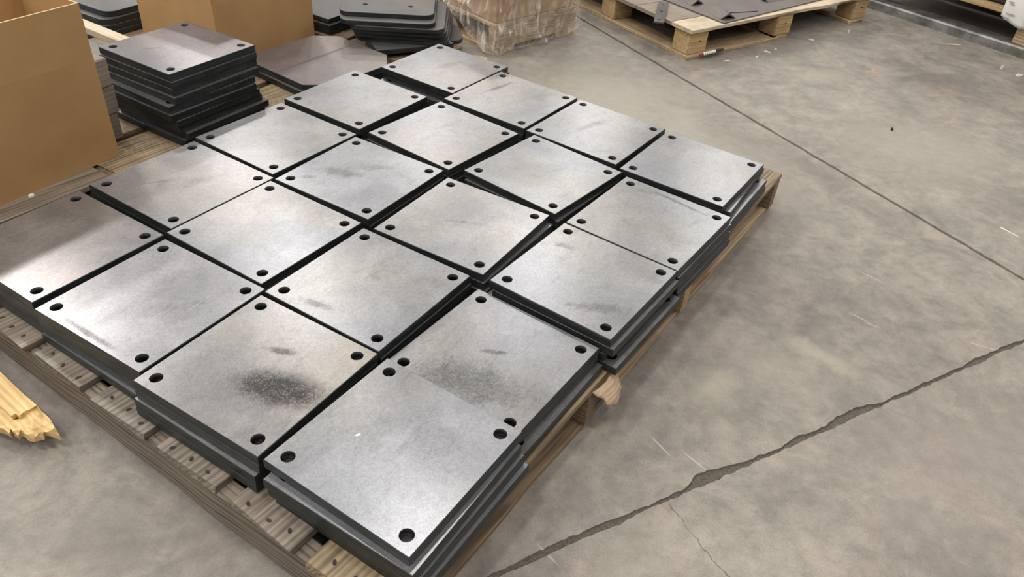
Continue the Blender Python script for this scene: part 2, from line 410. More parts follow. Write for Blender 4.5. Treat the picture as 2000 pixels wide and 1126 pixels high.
# offsets (du, dv, dturn) of the plates below the top one
LOWER = {
 'A1': ((.0, .0, 0), (.004, .0, .2), (.0, .0, 0)),
 'A2': ((.0, .0, 0), (.002, .0, .1), (-.022, .0, -1.0)),
 'A3': ((-.006, .0, 0), (-.036, .0, -.8), (-.040, .0, -.8)),
 'A4': ((-.055, .045, 1.4), (-.05, .072, .9), (-.03, .105, .4)),
 'B4': ((.004, -.004, -.7), (.006, .062, .8)),
 'C4': ((-.004, .042, .1), (-.004, -.025, -.2), (-.012, .098, .2)),
 'D4': ((.012, .022, .2), (.01, .034, -.1), (.01, .048, .1)),
 'E4': ((.05, .035, 3.6), (-.03, .10, 1.2), (-.03, .11, 1.0)),
 'D1': ((.05, -.02, .5), (.06, .0, 1.), (.02, .0, 0)),
 'E1': ((.035, .006, -.2), (-.05, .0, .6), (-.03, .0, 0)),
 'B2': ((.01, .01, .2), (.01, .0, .2), (0, 0, 0)),
 'C3': ((.01, .035, -1.5), (.0, .075, -2.5), (.0, .06, -2)),
 'D3': ((-.01, .015, 2.0), (.0, .01, 2.5), (.0, .01, 2))}
ST = {  # (u, v, ra, rb, angle, depth, wobble)
 'A3': ((-.09, .27, .56, .24, 1.27, 1.15, .3), (.214, .009, .17, .05, 1.2, .75, .6)),
 'A2': ((-.55, -.02, .40, .035, 1.58, .55, 1.2), (.28, -.12, .2, .12, .3, .22, 1.6), (-.0, .2, .14, .05, .4, .3, 1.8)),
 'A1': ((.2, -.35, .25, .2, .8, .3, 1.6), (-.2, -.3, .22, .12, .2, .22, 1.6)),
 'B4': ((-.36, .02, .6, .30, 1.2, .62, 1.2), (.03, -.03, .18, .035, 1.0, .6, 1.4)),
 'D4': ((.50, .06, .48, .04, 1.66, .6, 1.2), (.47, -.28, .2, .07, 1.3, .3, 1.6)),
 'E2': ((.15, -.32, .34, .05, .15, .6, 1.8), (.3, .25, .2, .12, .4, .2, 1.6)),
 'C2': ((-.1, -.2, .28, .13, 1.2, .5, 1.6), (.2, .0, .3, .08, .9, .3, 1.7), (-.37, -.39, .12, .05, 1., .4, 1.)),
 'C3': ((-.02, -.02, .2, .025, 1.1, .3, 1.5), (-.25, -.2, .2, .1, .4, .18, 1.6)),
 'C4': ((-.33, .3, .28, .09, 1.0, .38, 1.5), (.27, -.40, .14, .05, 1.3, .35, 1.2)),
 'B1': ((-.16, -.17, .2, .022, .55, .5, 1.2), (.1, .1, .25, .12, .5, .25, 1.7)),
 'B3': ((-.47, -.15, .2, .05, 1.4, .4, 1.5), (.25, .0, .3, .2, .4, .15, 1.5)),
 'A4': ((.2, .2, .35, .25, .6, .12, 1.5), (-.1, -.2, .3, .1, .5, .12, 1.5)),
 'D2': ((.2, -.1, .3, .06, .2, .15, 1.5),), 'E1': ((.1, .0, .35, .1, .3, .3, 1.8),), 'E3': ((.1, -.1, .4, .08, .3, .2, 1.8),),
 'T': ((-.05, .02, .03, .58, .0, .14, .5), (-.25, -.15, .16, .03, .5, .5, 1.0), (.35, .2, .3, .3, 0, .35, 1.2))}
SPECIAL = {
 'A3': 'top drilled steel plate with a large dark oval smudge, third from left, lower-left edge row',
 'A4': 'top drilled steel plate lowest in the photo, overlapping the plate behind it',
 'D4': 'top drilled steel plate with a dark streak along its far edge, frontmost, fourth row',
 'B4': 'top drilled steel plate partly covered by the nearest plate, dark at its near half'}
random.seed(11)
def stain_list(key): return [(u * S, -v * S, ra * S, rb * S, math.pi - an if False else -an, d, wo) for (u, v, ra, rb, an, d, wo) in ST.get(key, ())]
TINT = {'A1': (.305, .296, .298), 'A2': (.295, .292, .300), 'A3': (.300, .292, .288), 'B1': (.305, .300, .307)}
for key, (u, v, dr) in FIELD.items():
    n = 3 if key == 'B4' else 4
    base = -4 * TK
    g = random.uniform(.96, 1.05)
    tint = TINT.get(key, (.305 * g, .309 * g, .318 * g))
    mt = mill_plate('mill_steel_' + key, tint, stain_list(key))
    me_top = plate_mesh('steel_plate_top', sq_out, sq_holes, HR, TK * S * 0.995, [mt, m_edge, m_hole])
    low = LOWER.get(key) or tuple((random.uniform(-.008, .008), random.uniform(-.008, .008), random.uniform(-.3, .3)) for _ in range(3))
    where = '%s, %s' % (COLS[key[1]], ROWS[key[0]])
    for lev in range(n):
        du, dv, dt = (0, 0, 0) if lev == 0 else low[lev - 1]
        z0 = base + (n - 1 - lev) * TK
        o = link('steel_plate', me_top if lev == 0 else me_under, None, PU(u + du, v + dv, z0 + .0015), (0, 0, TH + math.radians(dr + dt)))
        nm = ('top', 'second', 'third', 'bottom')[lev] if n == 4 else ('top', 'second', 'bottom')[lev]
        lab = SPECIAL.get(key) if lev == 0 and key in SPECIAL else ('%s drilled steel plate of the stack %s' % (nm, where))
        tag(o, lab, 'steel plate', 'drilled square steel plates on the near pallet')

# tall stack behind, on the neighbouring pallet
TST = [(0, 0, 0), (-.01, .02, .8), (-.015, .01, 1.2), (-.03, .055, .3), (-.105, .06, -1.2), (-.125, .09, -.6), (-.09, .09, .6), (-.05, .07, .4), (.0, .12, .5), (-.05, .10, .3)]
mtT = mill_plate('mill_steel_T', (.262, .252, .262), stain_list('T'))
me_T = plate_mesh('steel_plate_top', sq_out, sq_holes, HR, TK * S * 0.995, [mtT, m_edge, m_hole])
ORD = ('top', 'second', 'third', 'fourth', 'fifth', 'sixth', 'seventh', 'eighth', 'ninth', 'bottom')
for i, (du, dv, dt) in enumerate(TST):
    o = link('steel_plate', me_T if i == 0 else me_under, None, PU(5.235 + du, -8.105 + dv, -.332 + (9 - i) * TK), (0, 0, TH + math.radians(2.0 + dt)))
    tag(o, '%s drilled steel plate of the tall stack between the two cardboard boxes' % ORD[i], 'steel plate', 'drilled steel plates of the tall stack')

# chamfered rosy plates
oc = outline_rect(.775 * S, .775 * S, 'chamfer', .27 * S)
me_oct = plate_mesh('chamfered_plate', oc, [], HR, TK * S * .995, [m_purple, m_edge, m_hole])
for i, (du, dv, dt) in enumerate(((0, 0, 0), (-.03, -.02, .8))):
    o = link('chamfered_plate', me_oct, None, PU(7.27 + du, -7.9 + dv, -.332 + (1 - i) * TK), (0, 0, TH - math.radians(3 + dt)))
    tag(o, ('rosy grey steel plate with cut-off corners, top of the low pair', 'rosy grey steel plate with cut-off corners, under its twin')[i], 'steel plate', 'plates with cut-off corners')

# square plates showing one dark corner beside the far box
me_sqd = plate_mesh('steel_plate_plain', outline_rect(.6 * S, .6 * S), [], HR, .075 * S, [m_speck, m_edge, m_hole])
for i, (du, dv, dt) in enumerate(((0, 0, 0), (-.06, .05, 2), (-.05, .06, 1))):
    o = link('steel_plate', me_sqd, None, PU(8.33 + .62 + du, -8.86 - .6 + dv, -.332 + (2 - i) * .076), (0, 0, TH + math.radians(dt)))
    tag(o, '%s dark square plate showing a corner beside the far cardboard box' % ('top', 'middle', 'bottom')[i], 'steel plate', 'dark square plates by the far box')

# pile with rounded corners at the back (centre top of the photo)
rr = outline_rect(.70 * S, .68 * S, 'round', .16 * S)
me_r = plate_mesh('rounded_plate', rr, [(-.34 * S, -.30 * S), (.34 * S, -.30 * S), (-.34 * S, .30 * S), (.34 * S, .30 * S)], .042 * S, .0655 * S, [m_speck, m_edge, m_hole])
zt = .19
RP = [  # front-edge midpoint x, y; turn; z of top
 (-2.20, 11.32, 6, 0), (-2.16, 11.15, 6, 1), (-2.02, 11.13, 5, 2), (-2.00, 11.17, 4, 3), (-1.98, 11.20, 4, 4), (-1.97, 11.22, 3, 5)]
o = link('steel_plate', me_sqd, None, PX(-2.02, 11.68, -.332 + .0665), (0, 0, math.radians(28)))
tag(o, 'dark square plate turned askew under the twisted rounded pile', 'steel plate')
me_r3 = plate_mesh('rounded_plate', outline_rect(.60 * S, .60 * S, 'round', .17 * S), [], .04 * S, .066 * S, [m_speck, m_edge, m_hole])
o = link('rounded_plate', me_r3, None, PX(-1.81, 12.24, -.332), (0, 0, math.radians(14)))
tag(o, 'lowest plate of the twisted pile, its rounded corner toward the wrapped pallet', 'steel plate')
for i, (x, y, a, k) in enumerate(RP):
    ar = math.radians(a)
    cx = x - math.sin(ar) * .68; cy = y + math.cos(ar) * .68
    o = link('rounded_plate', me_r, None, PX(cx, cy, -.332 + .142 + (5 - k) * .066), (0, 0, ar))
    tag(o, '%s rounded-corner steel plate of the twisted pile behind the plate field' % ('top', 'second', 'third', 'fourth', 'fifth', 'bottom')[i], 'steel plate', 'rounded plates in the twisted pile')
# rounded pile seen between the two boxes
me_r1 = plate_mesh('rounded_plate', outline_rect(.75 * S, .75 * S, 'round', .17 * S), [], .04 * S, .083 * S, [m_plate_under, m_edge, m_hole])
for i, (du, dv) in enumerate(((.0, .0), (-.10, .05), (-.13, .06), (-.14, .07))):
    o = link('rounded_plate', me_r1, None, PU(6.03 + .75 + du, -11.02 - .75 + dv, -.332 + (3 - i) * TK), (0, 0, TH + math.radians(3)))
    tag(o, '%s rounded steel plate in the pile seen between the two boxes' % ('top', 'second', 'third', 'bottom')[i], 'steel plate', 'rounded plates between the boxes')

# ------------------------------------------------------------------ WOOD
def board_mesh(L, Wd, T, mat, seed, wob=0.0, seg=14, jag0=0.0, jag1=0.0, wane=0.0):
    """board with its length on local X (0..L), width on Y (0..Wd), thickness on Z (0..T), slightly uneven edges, eased arrises"""
    mb = MB(); rows = []
    e = min(T, Wd) * 0.10
    sec = [(0, e), (e, 0), (Wd - e, 0), (Wd, e), (Wd, T - e), (Wd - e, T), (e, T), (0, T - e)]
    for i in range(seg + 1):
        x = L * i / seg; r = []
        a = mnoise.noise(Vector((x * 6, seed * 3.1, 0))) * wob; b = mnoise.noise(Vector((x * 6, seed * 3.1, 7))) * wob
        wn = max(0, mnoise.noise(Vector((x * 4, seed, 2)))) * wane
        for k, (y, z) in enumerate(sec):
            xx = x
            if i == 0: xx += jag0 * mnoise.noise(Vector((y * 40, z * 40, seed)))
            if i == seg: xx += jag1 * mnoise.noise(Vector((y * 60, z * 60, seed + 1)))
            yy = y + (a if y < Wd / 2 else b)
            if y < Wd / 2 and z < T / 2: yy += wn
            r.append((xx, yy, z))
        rows += r
    fs = []
    n = len(sec)
    for i in range(seg):
        for k in range(n):
            fs.append((i * n + k, i * n + (k + 1) % n, (i + 1) * n + (k + 1) % n, (i + 1) * n + k))
    fs.append(tuple(range(n - 1, -1, -1))); fs.append(tuple(seg * n + k for k in range(n)))
    fs = [tuple(reversed(f)) for f in fs]
    mb.add(rows, fs)
    return mb.mesh('board', [mat])
nail_bm = bmesh.new()
bmesh.ops.create_cone(nail_bm, cap_ends=True, segments=12, radius1=0.0046, radius2=0.0042, depth=0.0012)
bmesh.ops.scale(nail_bm, vec=(1.25, 0.75, 1), verts=nail_bm.verts[:])
me_nail = bpy.data.meshes.new('nail'); nail_bm.to_mesh(me_nail); nail_bm.free(); me_nail.materials.append(m_nail)

TD, TS_, TB = .063, .362, .063            # deck, stringer, bottom board thickness
def zb(z): return (z - ZF) * S

# near pallet (its local X = U direction, local Y = -V direction)
pal = empty('wooden_pallet', PU(1.715, -1.71, ZF), TH)
tag(pal, 'weathered wooden pallet carrying the field of steel plates', 'pallet')
LU = 8.83 - 1.715
boards = [(.0, .665), (.798, 1.392), (1.557, 2.163), (2.324, 2.927), (3.092, 3.699), (3.823, 4.43), (4.59, 5.22)]
mats_b = [m_wsplit, m_wgrey, m_wgrey, m_wgrey, m_wgrey, m_wgrey, m_wgrey]
for i, (y0, y1) in enumerate(boards):
    zt_ = TB + TS_
    b = link('deck_board', board_mesh(LU * S, (y1 - y0) * S, TD * S, mats_b[i], i + 1, .0025, 20, .012, .01), pal, (0, y0 * S, zt_ * S))
    if i < 6:
        for k in range(3):
            link('nail', me_nail, b, ((.072 + random.uniform(-.02, .02)) * S, (y1 - y0) * S * (.2 + .3 * k) + random.uniform(-.006, .006), TD * S + .0002), (0, 0, random.uniform(0, 3)))
LV = 5.25
for i, (u0, u1) in enumerate(((.018, .17), (2.42, 2.57), (4.33, 4.50), (6.93, 7.10))):
    # stringers run across, so their own X axis is turned
    s = link('stringer', board_mesh(LV * S, (u1 - u0) * S, TS_ * S, m_wstr if i == 0 else m_wblock if i == 2 else m_wbrown, 20 + i, .0035 if i == 0 else .002, 26, 0, .0), pal,
             (u1 * S, 0.0, TB * S), (0, 0, math.pi / 2))
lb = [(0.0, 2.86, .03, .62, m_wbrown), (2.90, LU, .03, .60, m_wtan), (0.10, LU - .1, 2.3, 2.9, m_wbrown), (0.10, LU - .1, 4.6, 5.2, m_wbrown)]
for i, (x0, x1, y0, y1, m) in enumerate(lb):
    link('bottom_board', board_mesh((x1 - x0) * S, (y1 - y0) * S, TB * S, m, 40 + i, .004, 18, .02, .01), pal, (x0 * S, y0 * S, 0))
# curled bark flap hanging off the edge under the plates
mb = MB(); NU, NW = 9, 12
prof = []
for j in range(NW + 1):
    tj = j / NW
    for i in range(NU + 1):
        ti = i / NU
        wdt = (0.36 - 0.22 * tj ** 2.2) * (1 + .14 * math.sin(9 * tj + 1))
        uu = 4.36 + .02 * tj + (ti - .5) * wdt + .02 * mnoise.noise(Vector((ti * 4, tj * 9, 3)))
        vv = -1.700 + .115 * math.sin(tj * 1.9) + .035 * math.cos((ti - .4) * 3.2) + .012 * mnoise.noise(Vector((ti * 5, tj * 6, 8)))
        zz_ = -.372 - .21 * tj + .10 * tj * (ti - .5) ** 2 - .012 * math.sin(ti * 9) * tj
        prof.append((uu, vv, zz_))
o0 = pal.location
Rinv = Matrix.Rotation(-TH, 3, 'Z')
top = [tuple(Rinv @ (PU(*p) - o0)) for p in prof]; bot = [tuple(Rinv @ (PU(p[0], p[1] - .018, p[2]) - o0)) for p in prof]
nn = len(top); fs = []
for j in range(NW):
    for i in range(NU):
        a = j * (NU + 1) + i; b_, c_, d_ = a + 1, a + NU + 2, a + NU + 1
        fs.append((a, b_, c_, d_)); fs.append((nn + d_, nn + c_, nn + b_, nn + a))
ring = [i for i in range(NU + 1)] + [j * (NU + 1) + NU for j in range(1, NW + 1)] + [NW * (NU + 1) + i for i in range(NU - 1, -1, -1)] + [j * (NU + 1) for j in range(NW - 1, 0, -1)]
for a, b_ in zip(ring, ring[1:] + ring[:1]): fs.append((b_, a, nn + a, nn + b_))
mb.add(top + bot, fs)
o = link('bark_flap', mb.mesh('bark_flap', [m_bark], True), pal); o['label'] = 'curled torn bark flap'

# neighbouring pallet on the left (boxes and tall stack stand on it)
pal2 = empty('wooden_pallet', PU(1.05, -7.40, ZF), TH)
tag(pal2, 'wooden pallet under the cardboard boxes and the tall plate stack', 'pallet')
for i in range(7):
    y0 = .77 * i
    m = (m_wgrey, m_wbrown, m_wgrey, m_wgrey, m_wbrown, m_wgrey, m_wgrey)[i]
    if i == 0:   # edge board, its far half freshly broken to bright wood
        link('deck_board', board_mesh(2.62 * S, .66 * S, TD * S, m_wgrey, 61, .004, 16, 0, .01), pal2, (0, 0, (TB + TS_) * S))
        bb = link('deck_board', board_mesh(4.42 * S, .62 * S, TD * S, m_wsplit, 62, .006, 20, .02, .01), pal2, (2.66 * S, .02 * S, (TB + TS_) * S))
        bb['label'] = 'pale split deck board'
    else:
        link('deck_board', board_mesh(7.08 * S, .62 * S, TD * S, m, 60 + i * 3, .003, 16, .01, .01), pal2, (0, y0 * S, (TB + TS_) * S))
for i, u0 in enumerate((.02, 3.45, 6.9)):
    link('stringer', board_mesh(5.25 * S, .15 * S, TS_ * S, m_wbrown, 80 + i, .002, 12), pal2, ((u0 + .15) * S, 0, TB * S), (0, 0, math.pi / 2))
for i, y0 in enumerate((.02, 2.3, 4.6)):
    link('bottom_board', board_mesh(7.08 * S, .6 * S, TB * S, m_wbrown, 90 + i, .002, 12), pal2, (0, y0 * S, 0))
# pallet behind it
pal3 = empty('wooden_pallet', PU(8.25, -7.06, ZF), TH)
tag(pal3, 'wooden pallet under the rounded plates behind the plate field', 'pallet')
for i in range(6):
    link('deck_board', board_mesh(1.16 * S, .66 * S, TD * S, m_wbrown, 100 + i, .003, 12), pal3, (0, .74 * i * S, (TB + TS_) * S))
for i, u0 in enumerate((.02, .52, 1.0)):
    link('stringer', board_mesh(4.4 * S, .15 * S, TS_ * S, m_wbrown, 110 + i, .002, 12), pal3, ((u0 + .15) * S, 0, TB * S), (0, 0, math.pi / 2))
for i, y0 in enumerate((.02, 1.9, 3.7)):
    link('bottom_board', board_mesh(1.16 * S, .6 * S, TB * S, m_wbrown, 120 + i, .002, 12), pal3, (0, y0 * S, 0))

# ------------------------------------------------------------------ CARDBOARD BOXES (open, flaps up)
def carton(name, label, loc, rz, lx, ly, hb, hf, th, mat, flap_lean):
    """open carton: local origin at the +x/-y bottom corner ... x from -lx to 0, y from 0 to ly"""
    e = empty(name, loc, rz); tag(e, label, 'box')
    def panel(nm, x0, x1, y0, y1, z0, z1):
        mb = MB(); mb.box(x0, x1, y0, y1, z0, z1)
        me = mb.mesh(nm, [mat, m_card_edge])
        for p in me.polygons:
            if p.normal.z > .5: p.material_index = 1
        return link(nm, me, e)
    panel('side_panel', -lx, 0, 0, th, 0, hb)
    panel('side_panel', -lx, 0, ly - th, ly, 0, hb)
    panel('end_panel', -lx, -lx + th, th, ly - th, 0, hb)
    panel('end_panel', -th, 0, th, ly - th, 0, hb)
    panel('base_panel', -lx + th, -th, th, ly - th, 0, th)
    # flaps: hinged on the rims, standing up and leaning a little
    def flap(w, lean, place):
        mb = MB(); mb.box(.0015, w - .0015, 0, th, 0.0001, hf)
        me = mb.mesh('flap', [mat, m_card_edge])
        for p in me.polygons:
            if p.normal.z > .5: p.material_index = 1
        o = link('flap', me, e)
        o.matrix_local = place @ Matrix.Rotation(lean, 4, 'X')
    T_ = Matrix.Translation; Rz = lambda a: Matrix.Rotation(a, 4, 'Z')
    flap(lx, flap_lean[0], T_((-lx, 0, hb)))
    flap(lx, flap_lean[1], T_((0, ly, hb)) @ Rz(math.pi))
    flap(ly, flap_lean[2], T_((0, 0, hb)) @ Rz(math.pi / 2))
    flap(ly, flap_lean[3], T_((-lx, ly, hb)) @ Rz(-math.pi / 2))
    return e
carton('cardboard_box', 'open brown cardboard box cut off by the left picture edge', PU(4.02, -7.745, -.332), TH + math.radians(3.6), 2.3 * S, 1.0 * S, 1.121 * S, .555 * S, .018 * S, m_card, (.0, .02, .0, .0))
carton('cardboard_box', 'open brown cardboard box standing behind the tall plate stack', PU(8.12, -8.935, -.332), TH + math.radians(4.5), 1.86 * S, 1.50 * S, .885 * S, .62 * S, .018 * S, m_card, (.0, .02, .0, .0))

# things behind the left box
for i in range(3):
    mb = MB(); mb.box(-.10 * S, .10 * S, -.14 * S, .14 * S, 0, .318 * S)
    bm_ = bmesh.new(); me = mb.mesh('wood_block', [m_wdusty]); bm_.from_mesh(me)
    bmesh.ops.bevel(bm_, geom=bm_.edges[:], offset=.003, segments=1, affect='EDGES'); bm_.to_mesh(me); bm_.free()
    o = link('wood_block', me, None, PU(4.20 + .02 * (i == 1), -8.22 + .02 * i, -.332 + .32 * i), (0, 0, TH + .06 * i))
    tag(o, '%s pale wood block stacked between the left box and the tall stack' % ('bottom', 'middle', 'top')[i], 'wood block', 'pale blocks by the left box')
for i in range(5):
    o = link('steel_plate', me_sqd, None, PU(4.66 + .03 * (i % 2), -10.1, -.332 + i * .076), (0, 0, TH + .03 * i))
    tag(o, '%s dark plate in the low pile behind the left cardboard box' % ('bottom', 'second', 'middle', 'fourth', 'top')[i], 'steel plate', 'dark plates behind the left box')
o = link('wood_plank', board_mesh(1.25 * S, .17 * S, .10 * S, m_wpale, 131, .001, 8), None, PU(5.33, -10.62, -.332 + 5 * .076), (0, 0, TH - math.pi / 2 + .02))
tag(o, 'pale narrow plank lying across plates behind the tall stack', 'plank')

# ------------------------------------------------------------------ FAR BLOCK PALLET (upper right)
AF = math.radians(37.5)
pf = empty('wooden_pallet', PX(2.70, 13.30, ZF), AF)      # local X = to the right, local Y = away
tag(pf, 'dusty block pallet with scrap sheet steel at the upper right', 'pallet')
BB, BH, BD = .062, .40, .065
for i, (x0, x1, j) in enumerate(((0, 2.45, .06), (2.55, 5.45, .02))):
    if i == 0: link('bottom_board', board_mesh(x1 * S, .42 * S, BB * S, m_wtan, 140, .004, 16, 0, .03), pf, (0, .0, 0))
for i, x0 in enumerate((0.02, 2.32, 4.72)):
    link('bottom_board', board_mesh(4.75 * S, .42 * S, BB * S, m_wtan, 143 + i, .004, 16, .02, .01), pf, ((x0 + .42) * S, (.44 if i == 0 else .02) * S, 0), (0, 0, math.pi / 2))
for i, x0 in enumerate((.06, 2.38, 4.80)):
    for j, y0 in enumerate((.06, 2.05, 4.15)):
        mb = MB(); mb.box(0, .46 * S, 0, .40 * S, 0, BH * S)
        me = mb.mesh('block', [m_wblock]); bm_ = bmesh.new(); bm_.from_mesh(me)
        bmesh.ops.bevel(bm_, geom=bm_.edges[:], offset=.0035, segments=2, affect='EDGES'); bm_.to_mesh(me); bm_.free()
        b = link('block', me, pf, (x0 * S, y0 * S, BB * S))
        link('nail', me_nail, b, (.27 * S, -.0006, .22 * S), (math.pi / 2, 0, 0))
y = 0.0
for i, (w, m) in enumerate(((.50, m_wpale), (.92, m_wdusty), (.62, m_wdusty), (.8, m_wdusty), (.8, m_wdusty), (.95, m_wdusty))):
    link('deck_board', board_mesh(5.42 * S, w * S, BD * S, m, 150 + i, .008 if i == 0 else .002, 26, .004, .01, .02 if i == 0 else 0), pf, (0, y * S, (BB + BH) * S)); y += w + .02
ztop = ZF + BB + BH + BD
RF = Matrix.Rotation(-AF, 2)
def loc_f(x, y):
    p = RF @ (Vector((x, y)) - Vector((2.70, 13.30))); return p
# scrap sheet
mb = MB(); mb.box(0, 3.4 * S, 0, 3.3 * S, 0, .022 * S)
o = link('steel_sheet', mb.mesh('steel_sheet', [m_sheet]), None, PX(3.33, 13.80, ztop + .002), (0, 0, AF + math.radians(4)))
tag(o, 'dark thin steel sheet lying on the far block pallet', 'steel sheet')
zs = ztop + .026
def angle_iron(x, y, L, w, t, rz, label, group='angle iron offcuts on the far pallet'):
    mb = MB(); h = w * .60; q_ = t * 1.2
    a = [(-w, 0), (0, h), (w, 0), (w - q_, 0), (0, h - q_), (-w + q_, 0)]
    vs = [(0, p[0] * S, p[1] * S) for p in a] + [(L * S, p[0] * S, p[1] * S) for p in a]
    fs = [(0, 1, 4, 5), (1, 2, 3, 4), (11, 10, 7, 6), (10, 9, 8, 7), (0, 6, 7, 1), (1, 7, 8, 2), (3, 9, 10, 4), (4, 10, 11, 5), (5, 11, 6, 0), (2, 8, 9, 3)]
    mb.add(vs, [tuple(reversed(f)) for f in fs])
    o = link('angle_iron', mb.mesh('angle_iron', [m_sheet]), None, PX(x, y, zs), (0, 0, rz)); tag(o, label, 'angle iron', group)
angle_iron(3.44, 14.04, .42, .17, .03, math.radians(115), 'short angle iron offcut standing like a roof near the sheet corner')
angle_iron(2.98, 14.72, .5, .16, .03, math.radians(125), 'angle iron offcut behind the roof-shaped one at the sheet edge')
angle_iron(4.35, 15.35, .7, .12, .03, math.radians(35), 'angle iron offcut lying toward the right end of the sheet')
angle_iron(5.05, 15.75, .5, .12, .03, math.radians(60), 'dark angle iron offcut farthest right on the sheet')
mb = MB(); mb.box(0, .62 * S, 0, .14 * S, 0, .012 * S)
o = link('flat_strip', mb.mesh('flat_strip', [m_sheet]), None, PX(3.52, 14.38, zs), (0, 0, AF - .25)); tag(o, 'thin flat steel strip beside the roof-shaped offcut', 'steel strip')
# flat bar with holes sticking out over the pallet edge
bo = outline_rect(.60 * S, .092 * S)
me_bar = plate_mesh('flat_bar', bo, [(-.46 * S, 0), (.02 * S, 0), (.42 * S, 0)], .026 * S, .03 * S, [m_bar, m_bar, m_hole], .0006, 14)
o = link('flat_bar', me_bar, None, PX(2.24, 14.09, ztop + .004), (0, 0, math.radians(80))); tag(o, 'drilled flat bar sticking out over the edge of the far pallet', 'flat bar')
# marker pen on the bottom board
mk = empty('marker_pen', PX(3.17, 13.575, ZF + BB + .030), math.radians(40.5)); tag(mk, 'white marker pen with black cap beside the far pallet corner block', 'marker')
def cyl(name, r0, r1, x0, x1, mat, parent, seg=14):
    mb = MB(); vs = [(x0 * S, r0 * S * math.cos(2 * math.pi * k / seg), r0 * S * math.sin(2 * math.pi * k / seg)) for k in range(seg)]
    vs += [(x1 * S, r1 * S * math.cos(2 * math.pi * k / seg), r1 * S * math.sin(2 * math.pi * k / seg)) for k in range(seg)]
    fs = [(k, (k + 1) % seg, seg + (k + 1) % seg, seg + k) for k in range(seg)] + [tuple(range(seg - 1, -1, -1)), tuple(range(seg, 2 * seg))]
    mb.add(vs, [tuple(reversed(f)) for f in fs]); return link(name, mb.mesh(name, [mat], False), parent)
cyl('barrel', .028, .028, -.23, .10, m_white, mk); cyl('cap', .030, .024, .10, .31, m_black, mk); cyl('end_plug', .02, .027, -.30, -.23, m_red, mk)
for k in range(5):
    cyl('print_band', .0284, .0284, -.19 + .045 * k, -.175 + .045 * k, m_print, mk)

# ------------------------------------------------------------------ WRAPPED PALLET (top centre)
AW = math.radians(46)
pw = empty('wooden_pallet', PX(-.66, 12.82, ZF), AW)       # local X right-away, local Y left-away
tag(pw, 'small wooden pallet under the film-wrapped carton', 'pallet')
for i, y0 in enumerate((.0, 1.15, 2.3)):
    link('stringer', board_mesh(2.0 * S, .15 * S, .36 * S, m_wtan, 170 + i, .002, 8), pw, (0, y0 * S, .06 * S))
for i, x0 in enumerate((.0, 1.5)):
    link('bottom_board', board_mesh(2.45 * S, .48 * S, .06 * S, m_wblock, 175 + i, .003, 8), pw, ((x0 + .48) * S, 0, 0), (0, 0, math.pi / 2))
for i in range(4):
    link('deck_board', board_mesh(2.45 * S, .44 * S, .06 * S, m_wtan, 180 + i, .002, 8), pw, ((.5 * i + .45) * S, 0, .42 * S), (0, 0, math.pi / 2))
zw = ZF + .48
def wpt(x, y, z):
    return Vector((x * S, y * S, z * S))
bx_ = MB(); bx_.box(.06 * S, 1.92 * S, .04 * S, 1.45 * S, 0, 1.55 * S)
me = bx_.mesh('carton', [m_cardw]); bm_ = bmesh.new(); bm_.from_mesh(me)
bmesh.ops.subdivide_edges(bm_, edges=bm_.edges[:], cuts=3, use_grid_fill=True); 
bmesh.ops.bevel(bm_, geom=[e for e in bm_.edges if e.calc_face_angle(0) > 1], offset=.004, segments=2, affect='EDGES')
bm_.to_mesh(me); bm_.free()
o = link('cardboard_box', me, None, PX(-.66, 12.82, zw), (0, 0, AW)); tag(o, 'brown carton under clear stretch film on the small pallet', 'box')
# second crushed carton behind it, toward the left
bx_ = MB(); bx_.box(.02 * S, 1.6 * S, 1.55 * S, 2.6 * S, 0, .9 * S)
me = bx_.mesh('carton', [m_cardw]); bm_ = bmesh.new(); bm_.from_mesh(me)
bmesh.ops.subdivide_edges(bm_, edges=bm_.edges[:], cuts=7, use_grid_fill=True)
for v in bm_.verts: v.co += mnoise.noise_vector(v.co * 22) * .010; v.co.z = max(v.co.z, 0.001)
bm_.to_mesh(me); bm_.free()
for p in me.polygons: p.use_smooth = True
o = link('cardboard_box', me, None, PX(-.66, 12.82, zw), (0, 0, AW)); tag(o, 'crumpled carton behind the film-wrapped one at the top edge', 'box')
# the film
mb = MB(); NZ = 64; NA = 180
def perim(t):
    X_, Y_ = 1.98, 1.50; t = (t % 1.0) * 2 * (X_ + Y_); rd = .10
    if t < X_: return (t, 0, 0, -1)
    t -= X_
    if t < Y_: return (X_, t, 1, 0)
    t -= Y_
    if t < X_: return (X_ - t, Y_, 0, 1)
    t -= X_
    return (0, Y_ - t, -1, 0)
for j in range(NZ + 1):
    tj = j / NZ; z = .03 + 2.02 * tj
    for i in range(NA):
        x, y, nx, ny = perim(i / NA)
        p3 = Vector((x * .62, y * .62, z * .55))
        rg = (1 - abs(mnoise.noise(Vector((p3.x * 1.5 + p3.z * 2.4, p3.y * 1.5 - p3.z * 2.2, p3.z * .9))))) ** 4; rg2 = (1 - abs(mnoise.noise(Vector((p3.x * 3 - p3.z * 3.6, p3.y * 3 + p3.z * 3.2, p3.z * 1.3 + 5))))) ** 5
        off = .03 + .075 * rg + .035 * rg2 + .03 * abs(mnoise.noise(p3))
        # folds pulled in toward the foot of the load
        off += .012 * math.sin(13 * (x + y) + 7 * z) * max(0, 1 - tj * 1.3)
        lift = 0.0
        if nx < 0: lift = max(0, (y - .12)) * .46 * max(0, 1 - tj * 2.2)       # lower hem rises along the left side
        mb.v.append(((x + nx * off - (.03 if x < .01 else 0)) * S, (y + ny * off - (.03 if y < .01 else 0)) * S, (z + lift) * S))
for j in range(NZ):
    for i in range(NA):
        a = j * NA + i; b_ = j * NA + (i + 1) % NA
        mb.f.append((a, b_, b_ + NA, a + NA)); mb.m.append(0)
